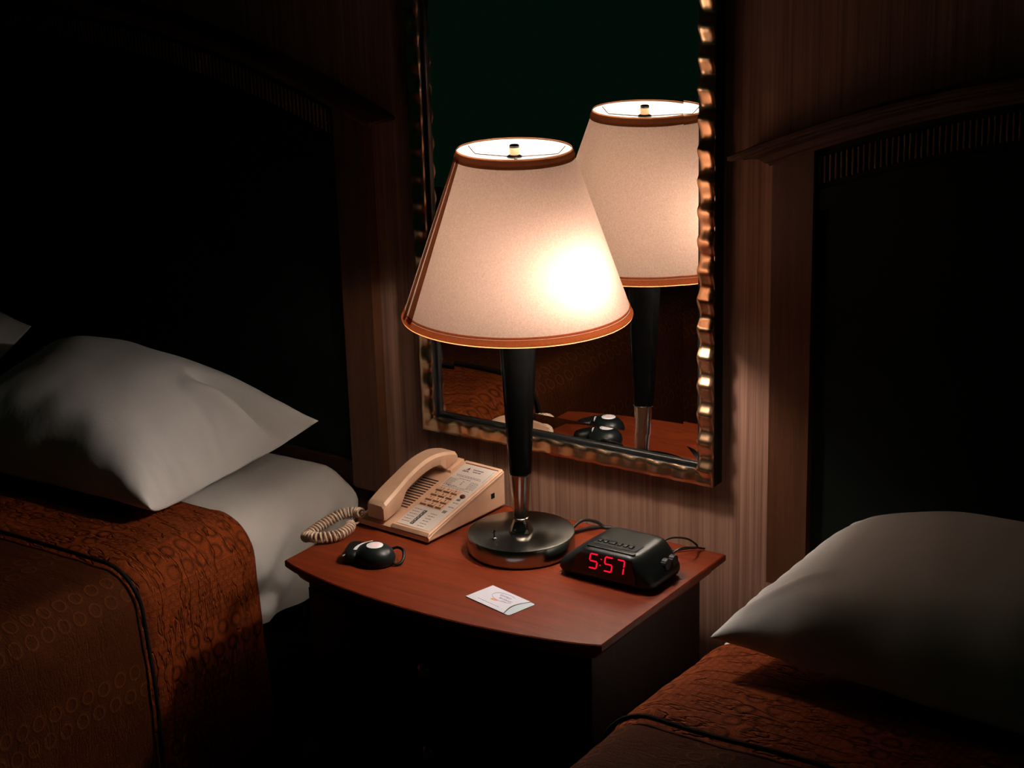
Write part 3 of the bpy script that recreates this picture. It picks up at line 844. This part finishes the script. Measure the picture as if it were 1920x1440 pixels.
# small emblem: flame shape over a curved plume
bm = bmesh.new()
def flat(bm, pts, h0=.0006, h1=.0008):
    a = [bm.verts.new((x, y, pz(y)+.0015+h0)) for x, y in pts]; b_ = [bm.verts.new((x, y, pz(y)+.0015+h1)) for x, y in pts]
    bm.faces.new(a[::-1]); bm.faces.new(b_)
    for i in range(len(pts)): bm.faces.new((a[i], a[(i+1) % len(pts)], b_[(i+1) % len(pts)], b_[i]))
ec, ev = .0960, .1690
flat(bm, [(ec-.0020, ev-.001), (ec-.0026, ev+.0025), (ec-.0010, ev+.0060), (ec+.0010, ev+.0085), (ec+.0022, ev+.0055), (ec+.0026, ev+.002), (ec+.0012, ev-.001), (ec+.001, ev+.002), (ec, ev+.004), (ec-.001, ev+.002)])
flat(bm, [(ec-.0075, ev-.004), (ec-.0060, ev-.0005), (ec-.003, ev+.0002), (ec-.0032, ev-.0012), (ec-.0052, ev-.0018), (ec-.0062, ev-.0042)])
flat(bm, [(ec-.004, ev-.0045), (ec+.001, ev-.0030), (ec+.0055, ev-.0036), (ec+.0052, ev-.0022), (ec+.001, ev-.0016), (ec-.0042, ev-.0032)])
obj('emblem', bm, m_ink_shadow, fpl, smooth=False)
bm = bmesh.new(); on_panel(bm, .1450, .1453, .148, .181, .0006, .0008); obj('border_line', bm, m_ink_shadow, fpl, smooth=False); bm = bmesh.new()
for k in range(5):
    v = .0130+k*.0078
    on_panel(bm, .1020, .1085, v, v+.0066, .0006, .0010)
obj('black_print', bm, m_ink_shadow, fpl, smooth=False)
bm = bmesh.new()
for k in range(5):
    v = .0130+k*.0078; on_panel(bm, .1035, .1068, v+.0018, v+.0028, .0010, .0012); on_panel(bm, .1045, .1050, v+.0012, v+.0052, .0010, .0012)
obj('white_print', bm, m_face, fpl, smooth=False)
bm = bmesh.new(); on_panel(bm, .1345, .1415, .0925, .0965, .0006, .0009); obj('grey_label', bm, m_ink2, fpl, smooth=False); bm = bmesh.new(); on_panel(bm, .1335, .1410, .0565, .0625, .0006, .0009)
obj('grey_label', bm, m_ink2, fpl, smooth=False)
bm = bmesh.new(); lathe(bm, [(.0052, 0), (.0052, .0022), (.0044, .0030)], 24)
bmesh.ops.scale(bm, vec=(1, .85, 1), verts=bm.verts)
bmesh.ops.rotate(bm, verts=bm.verts, matrix=Matrix.Rotation(math.atan(.262), 3, 'X')); bmesh.ops.translate(bm, verts=bm.verts, vec=(.1395, .1040, pz(.104)+.0018))
tag(obj('message_light', bm, m_red, ph), 'dark red button')
bm = bmesh.new()
for k in range(13):
    v = .050+k*.0066; a = [(.030, v), (.0645, v), (.0645, v+.0028), (.030, v+.0028)]
    vs = [bm.verts.new((x, y, pz(y)-.0019+h)) for h in (0, .0004) for x, y in a]
    for q in ((4, 5, 6, 7), (0, 1, 5, 4), (1, 2, 6, 5), (2, 3, 7, 6), (3, 0, 4, 7)): bm.faces.new([vs[i] for i in q])
obj('speaker_grille', bm, m_slot, ph, smooth=False)
bm = bmesh.new(); box(bm, PW-.001, PW+.0006, .160, .169, .027, .036); obj('jack_socket', bm, m_black, ph, smooth=False)
bm = bmesh.new()
for hh in (.006, .008):
    for k in range(14):
        v, v2 = .006+k*.0134, .006+(k+1)*.0134
        vs = [bm.verts.new(p) for p in ((PW+.0002, v, pz(v)-hh), (PW+.0002, v2, pz(v2)-hh), (PW+.0002, v2, pz(v2)-hh+.0004), (PW+.0002, v, pz(v)-hh+.0004))]; bm.faces.new(vs)
obj('side_groove', bm, m_keyline, ph, smooth=False)
# handset
bm = bmesh.new(); rings = []
def topz(v):
    t = v/.190; return .048+.035*t+.0225*math.sin(PI*min(1, t))**.9-.003*math.sin(2*PI*t)
def botz(v):
    base = pz(v)+.0035
    handle = topz(v)-.0195
    k1 = sstep(v, .036, .060); k2 = 1-sstep(v, .140, .162)
    k = k1*k2
    return base*(1-k)+max(base, handle)*k
for k in range(49):
    v = .190*k/48; zt, zb = topz(v), botz(v)
    if k == 0: zt -= .003; zb += .002
    if k == 48: zt -= .003; zb += .002
    lobe = 1-sstep(v, .03, .07)*(1-sstep(v, .12, .16)); hw = .0175+.0020*lobe; c = .0425; ch = .0045
    if k in (0, 48): hw -= .002
    rings.append([(c-hw+.001, v-.002, zb), (c+hw-.001, v-.002, zb), (c+hw, v-.002, zb+.002), (c+hw, v-.002, zt-ch), (c+hw-ch, v-.002, zt), (c-hw+ch, v-.002, zt), (c-hw, v-.002, zt-ch), (c-hw, v-.002, zb+.002)])
loft(bm, rings)
hset = obj('handset', bm, m_phone, ph, angle=28)
# coiled cord (in phone space)
Rm = Matrix.Rotation(math.radians(4.2), 4, 'Z')
def to_ph(p): return Rm @ (Vector(p)-Vector((-.2895, -.205, 0)))
path = spline([(-.2790, -.2065, .0215), (-.2960, -.2000, .0190), (-.3190, -.2110, .0150), (-.3290, -.2330, .0090), (-.3330, -.2600, .0040), (-.3310, -.2890, .0010),
               (-.3150, -.2980, .0075), (-.2930, -.2990, .0105), (-.2760, -.2830, .0112), (-.2720, -.2610, .0115), (-.2770, -.2420, .0115), (-.2870, -.2290, .0115)], 24)
cum = [0]
for a, b_ in zip(path[:-1], path[1:]): cum.append(cum[-1]+(b_-a).length)
coil = []; tot = cum[-1]; pitch_ = .0066; rad = .0074; nturn = tot/pitch_; step = int(nturn*14); j = 0; nrm = Vector((0, 0, 1))
for i in range(step+1):
    s = tot*i/step
    while j < len(cum)-2 and cum[j+1] < s: j += 1
    t = (s-cum[j])/(cum[j+1]-cum[j]); p = path[j].lerp(path[j+1], t); tg = (path[j+1]-path[j]).normalized()
    nrm = (nrm-tg*nrm.dot(tg)).normalized(); bn = tg.cross(nrm); a = 2*PI*s/pitch_
    rd = rad*min(1, .35+s/.01, .35+(tot-s)/.01)
    coil.append(to_ph(p+rd*(math.cos(a)*nrm+math.sin(a)*bn)))
bm = bmesh.new()
tail = [to_ph(p) for p in spline([(-.2505, -.2035, .034), (-.2600, -.2065, .033), (-.2710, -.2070, .026)], 6)]
tube(bm, tail+coil, .0021, 7)
endp = [to_ph(p) for p in spline([(-.288, -.233, .0115), (-.2885, -.222, .006), (-.286, -.2080, .006)], 6)]
tube(bm, endp, .0020, 7)
tag(obj('coiled_cord', bm, m_phone2, ph), 'coiled beige cord looping over the table edge')

# ------------------------------------------------------------------ black gadget with white disc
gd = thing('retractable_cord_reel', 'small black rounded gadget with a white disc on top and a strap loop', 'gadget', (-.1700, -.3130, H))
bm = bmesh.new()
prof = [(.028, .0), (.0315, .003), (.0325, .010), (.0300, .018), (.0245, .0245), (.0175, .0285), (.0150, .0292)]
rings = []
for rad, z in prof: rings.append([(rad*1.05*math.cos(2*PI*i/64)+.000, rad*.92*math.sin(2*PI*i/64), z) for i in range(64)])
loft(bm, rings); obj('reel_body', bm, m_black, gd, angle=50)
bm = bmesh.new(); lathe(bm, [(.0128, .0288), (.0132, .0298), (.0125, .0302)], 48, 0.0022, -.0015); dk = obj('white_disc', bm, m_white, gd); tag(dk, 'white disc')
bm = bmesh.new(); lathe(bm, [(.0075, .0302), (.0075, .03035)], 32, .0022, -.0015); obj('disc_print', bm, plain('pale_pink_print', (.92, .70, .72), .5), dk)
bm = bmesh.new(); rings = []
A = math.radians(24)
for z, k in ((0, .90), (.004, 1.0), (.013, .98), (.018, .86), (.0200, .62)):
    ring = []
    for i in range(48):
        a = 2*PI*i/48; ca, sa = math.cos(a), math.sin(a)
        x = k*.0300*math.copysign(abs(ca)**.6, ca); y = k*.0150*math.copysign(abs(sa)**.7, sa)
        x, y = x*math.cos(PI/2+A)-y*math.sin(PI/2+A), x*math.sin(PI/2+A)+y*math.cos(PI/2+A)
        ring.append((x-.0385, y-.003, z))
    rings.append(ring)
loft(bm, rings); obj('side_pod', bm, m_black_soft, gd, angle=50)
bm = bmesh.new()
pts = spline([(-.0175, .0180, .0262), (-.0225, .0050, .0260), (-.0265, -.0070, .0235), (-.0300, -.0165, .0185)], 8)
rings = []
for i, p in enumerate(pts):
    t = i/(len(pts)-1); w = .0046*math.sin(PI*min(1, max(.05, (t**1.5)*.90+.05)))**.8
    rings.append([(p.x-w, p.y-w*.3, p.z-.0025), (p.x+w, p.y+w*.3, p.z-.0025), (p.x+w*.8, p.y+w*.2, p.z), (p.x-w*.8, p.y-w*.2, p.z)])
loft(bm, rings); tag(obj('white_strip', bm, m_white, gd), 'white curved strip')  # white strip curving down between the reel and the pod
bm = bmesh.new(); tube(bm, spline([(-.0318, -.0205, .0180), (-.0350, -.0265, .0165), (-.0385, -.0320, .0140)], 5), .0010, 8); obj('white_tip', bm, m_white, gd)
bm = bmesh.new()
tube(bm, spline([(.0100, .0270, .014), (.0195, .0335, .017), (.0330, .0300, .0160), (.0420, .0190, .0100), (.0430, .0095, .0045), (.0380, .0030, .0035), (.0300, .0050, .0060)], 8), .0024, 8)
obj('strap_loop', bm, m_black_soft, gd)

# ------------------------------------------------------------------ key card in its sleeve
cd = thing('key_card_sleeve', 'white paper sleeve with faint printed script, key card sliding out, near the table front', 'card', (.0288, -.3476, H), (0, 0, math.atan2(-.3707+.3476, .1216-.0288)))
CW, CHh = .0956, .0546   # along, across
def curve_edge(n=16):
    out = []
    for i in range(n+1):
        t = i/n; out.append((.0835+.0065*math.sin(PI*t*1.0-.6)+.009*(t-.45)*1.0, CHh*t))
    return out
ce = [(.0842-.0088*math.sin(PI*t)**1.2, CHh*t) for t in [i/20 for i in range(20)]]+[(.0842, CHh)]
bm = bmesh.new(); poly(bm, [(0, 0)] + ce + [(0, CHh)], .0010, .0015); tag(obj('paper_sleeve', bm, m_card, cd, smooth=False), 'white paper sleeve')
bm = bmesh.new(); poly(bm, [(0, 0), (.079, 0), (.079, CHh), (0, CHh)], .0001, .0003); obj('sleeve_back', bm, m_card, cd, smooth=False)
bm = bmesh.new(); pts = [(x, y) for x, y, z in rrect(.010, CW, .0006, CHh-.0006, 0, .0035, 5)]; poly(bm, pts, .00035, .0009); obj('key_card', bm, m_card2, cd, smooth=False)
bm = bmesh.new()
rings = []
for x, y in ce: rings.append([(x+.0001, y, .0009), (x+.0013+.0006*math.sin(y*80), y, .0009), (x+.0012+.0006*math.sin(y*80), y, .0013), (x+.0001, y, .0015)])
loft(bm, rings); obj('sleeve_gap_shadow', bm, m_ink_shadow, cd, smooth=False)  # dark strip painted in as the shadow gap along the sleeve's cut edge
def stroke(bm, pts, w, z0=.0015, z1=.0017):
    P_ = [Vector((x, y, 0)) for x, y in pts]; rings = []
    for i, p in enumerate(P_):
        t = (P_[min(i+1, len(P_)-1)]-P_[max(0, i-1)]).normalized(); n_ = Vector((-t.y, t.x, 0))*w/2
        rings.append([(p.x-n_.x, p.y-n_.y, z0), (p.x+n_.x, p.y+n_.y, z0), (p.x+n_.x, p.y+n_.y, z1), (p.x-n_.x, p.y-n_.y, z1)])
    loft(bm, rings)
bm = bmesh.new()
ell = [(.047+.024*math.cos(a), .036+.012*math.sin(a)) for a in [math.radians(60+i*7) for i in range(40)]]
stroke(bm, ell, .0007)
sc = [(.034+.0006*i+.0012*math.sin(i*1.3), .0400+.0024*math.sin(i*1.05)) for i in range(40)]; stroke(bm, sc, .0006)
sc = [(.040+.0006*i+.0010*math.sin(i*1.5), .0325+.0022*math.sin(i*1.2+1)) for i in range(44)]; stroke(bm, sc, .0006)
stroke(bm, [(.050, .0265), (.056, .0278), (.062, .0262)], .0006)
for k in range(11): stroke(bm, [(.018+k*.0043, .0090), (.0212+k*.0043, .0090)], .0007)
obj('script_print', bm, m_cardink, cd, smooth=False)
bm = bmesh.new()
for k in range(7): stroke(bm, [(.0335+k*.0018, .0205), (.0340+k*.0018+.0007, .0240+.0008*(k % 3))], .0009)
stroke(bm, [(.034, .0200), (.040, .0195), (.0465, .0215)], .0007)
obj('orange_print', bm, m_orange, cd, smooth=False)

# ------------------------------------------------------------------ clock radio
ck = thing('clock_radio', 'black digital clock radio showing 5:57 in red, right of the lamp', 'clock radio', (.184, -.1575, H))
OX, OY = .184, -.1575
def ring_(x0, x1, y0, y1, z, rd): return [(x-OX, y-OY, z) for x, y, zz in rrect(x0, x1, y0, y1, 0, rd, 8)]
bm = bmesh.new()
loft(bm, [ring_(.114, .258, -.198, -.118, .0015, .010), ring_(.103, .2655, -.2050, -.110, .006, .014), ring_(.099, .2680, -.2075, -.107, .012, .017), ring_(.1005, .2668, -.2085, -.1055, .019, .018),
          ring_(.109, .2605, -.2085, -.1050, .029, .019), ring_(.122, .2535, -.2080, -.1050, .038, .019), ring_(.134, .2475, -.2070, -.1055, .046, .019), ring_(.1395, .2435, -.2055, -.1070, .0505, .018), ring_(.144, .2395, -.2025, -.1095, .0535, .017),
          ring_(.149, .2345, -.1980, -.1130, .0550, .015), ring_(.156, .227, -.190, -.120, .0557, .012)])
obj('clock_body', bm, m_black, ck, angle=45)
for (a, b_) in ((.125, -.19), (.25, -.19), (.125, -.125), (.25, -.125)):
    bm = bmesh.new(); lathe(bm, [(.005, 0), (.005, .004)], 12, a-OX, b_-OY); obj('rubber_foot', bm, m_black_soft, ck)
# display window
bm = bmesh.new()
dp = [(.128, .012), (.243, .012), (.2405, .030), (.2345, .0515), (.1490, .0515), (.138, .040)]
loft(bm, [[(x-OX, -.2080-OY, z) for x, z in dp], [(x-OX, -.2096-OY, z) for x, z in dp]]); disp = obj('display_window', bm, m_display, ck, smooth=False)
SEG = {'5': 'afgcd', '7': 'abc'}
def digit(bm, ch, x, z, w, h_, sl=.17):
    t = .0023; g = .0005
    def q(pts): loft(bm, [[(px+sl*(pz_-z)-OX, -.2097-OY, pz_) for px, pz_ in pts], [(px+sl*(pz_-z)-OX, -.2101-OY, pz_) for px, pz_ in pts]])
    def hseg(zc): q([(x+g+t*.3, zc), (x+t, zc-t/2), (x+w-t, zc-t/2), (x+w-g-t*.3, zc), (x+w-t, zc+t/2), (x+t, zc+t/2)])
    def vseg(xc, za, zb): q([(xc, za+g), (xc+t/2, za+t*.6), (xc+t/2, zb-t*.6), (xc, zb-g), (xc-t/2, zb-t*.6), (xc-t/2, za+t*.6)])
    top, mid, bot = z+h_-t/2, z+h_/2, z+t/2
    for s in SEG[ch]:
        if s == 'a': hseg(top)
        elif s == 'g': hseg(mid)
        elif s == 'd': hseg(bot)
        elif s == 'f': vseg(x+t/2, mid, top)
        elif s == 'b': vseg(x+w-t/2, mid, top)
        elif s == 'e': vseg(x+t/2, bot, mid)
        elif s == 'c': vseg(x+w-t/2, bot, mid)
DW, DH, DZ = .0155, .0258, .0245
for ch, x in (('5', .1590), ('5', .1853), ('7', .2062)):
    bm = bmesh.new(); digit(bm, ch, x, DZ, DW if ch == '5' else .0148, DH); obj('red_digit', bm, m_led, disp, smooth=False)
bm = bmesh.new()
for (cx_, cz_) in ((.1806, .0330), (.1828, .0432)):
    loft(bm, [[(cx_-OX+.0010*math.cos(a), yy-OY, cz_+.0010*math.sin(a)) for a in [2*PI*i/12 for i in range(12)]] for yy in (-.2097, -.2101)])
obj('red_colon', bm, m_led, disp, smooth=False)
# snooze bar and buttons on the top
bm = bmesh.new(); loft(bm, [ring_(.150, .233, -.1990, -.1915, .0548, .003), ring_(.150, .233, -.1990, -.1915, .0566, .003), ring_(.151, .232, -.1982, -.1923, .0572, .0025)]); obj('snooze_bar', bm, m_black, ck)
bm = bmesh.new(); loft(bm, [ring_(.155, .229, -.1865, -.1600, .0550, .003), ring_(.155, .229, -.1865, -.1600, .0563, .003)]); obj('button_panel', bm, m_black_soft, ck)
for k, (w_) in enumerate((.007, .007, .012, .007, .007, .007)):
    x = (.157, .1665, .176, .1915, .2015, .2115)[k]
    bm = bmesh.new(); loft(bm, [ring_(x, x+w_, -.1790, -.1685, .0560, .0025), ring_(x, x+w_, -.1790, -.1685, .0578, .0025), ring_(x+.0008, x+w_-.0008, -.1782, -.1693, .0584, .002)]); obj('button', bm, m_black, ck)
bm = bmesh.new()
for k in range(9): box(bm, .150+k*.0085-OX, .154+k*.0085-OX, -.2103-OY, -.2096-OY, .0155, .0163)
obj('dial_marks', bm, plain('faint_grey_print', (.035, .035, .035), .6), disp, smooth=False)
# tuning wheels on the right side
for (yy, zz) in ((-.128, .028), (-.150, .030)):
    bm = bmesh.new(); n = 36
    rings = [[(xx-OX, yy-OY+(rd+.0005*(i % 2))*math.cos(2*PI*i/n), zz+(rd+.0005*(i % 2))*math.sin(2*PI*i/n)) for i in range(n)] for xx, rd in ((.2560, .0085), (.2640, .0085), (.2650, .0075))]
    loft(bm, rings); obj('dial', bm, m_black_soft, ck)
bm = bmesh.new()
tube(bm, spline([(.028, .0440, .012), (.030, .070, .028), (.035, .095, .032), (.050, .118, .026), (.060, .131, .014), (.058, .137, .005), (.045, .128, .004), (.030, .110, .0035), (.024, .085, .010), (.030, .0560, .016), (.035, .0440, .016)], 8), .0016, 8)
tube(bm, spline([(.038, .0440, .010), (.052, .062, .020), (.060, .085, .024), (.066, .108, .018), (.062, .128, .010), (.066, .1440, .0030), (.067, .1475, .0020)], 8), .0016, 8)
obj('power_cord', bm, m_cord, ck)
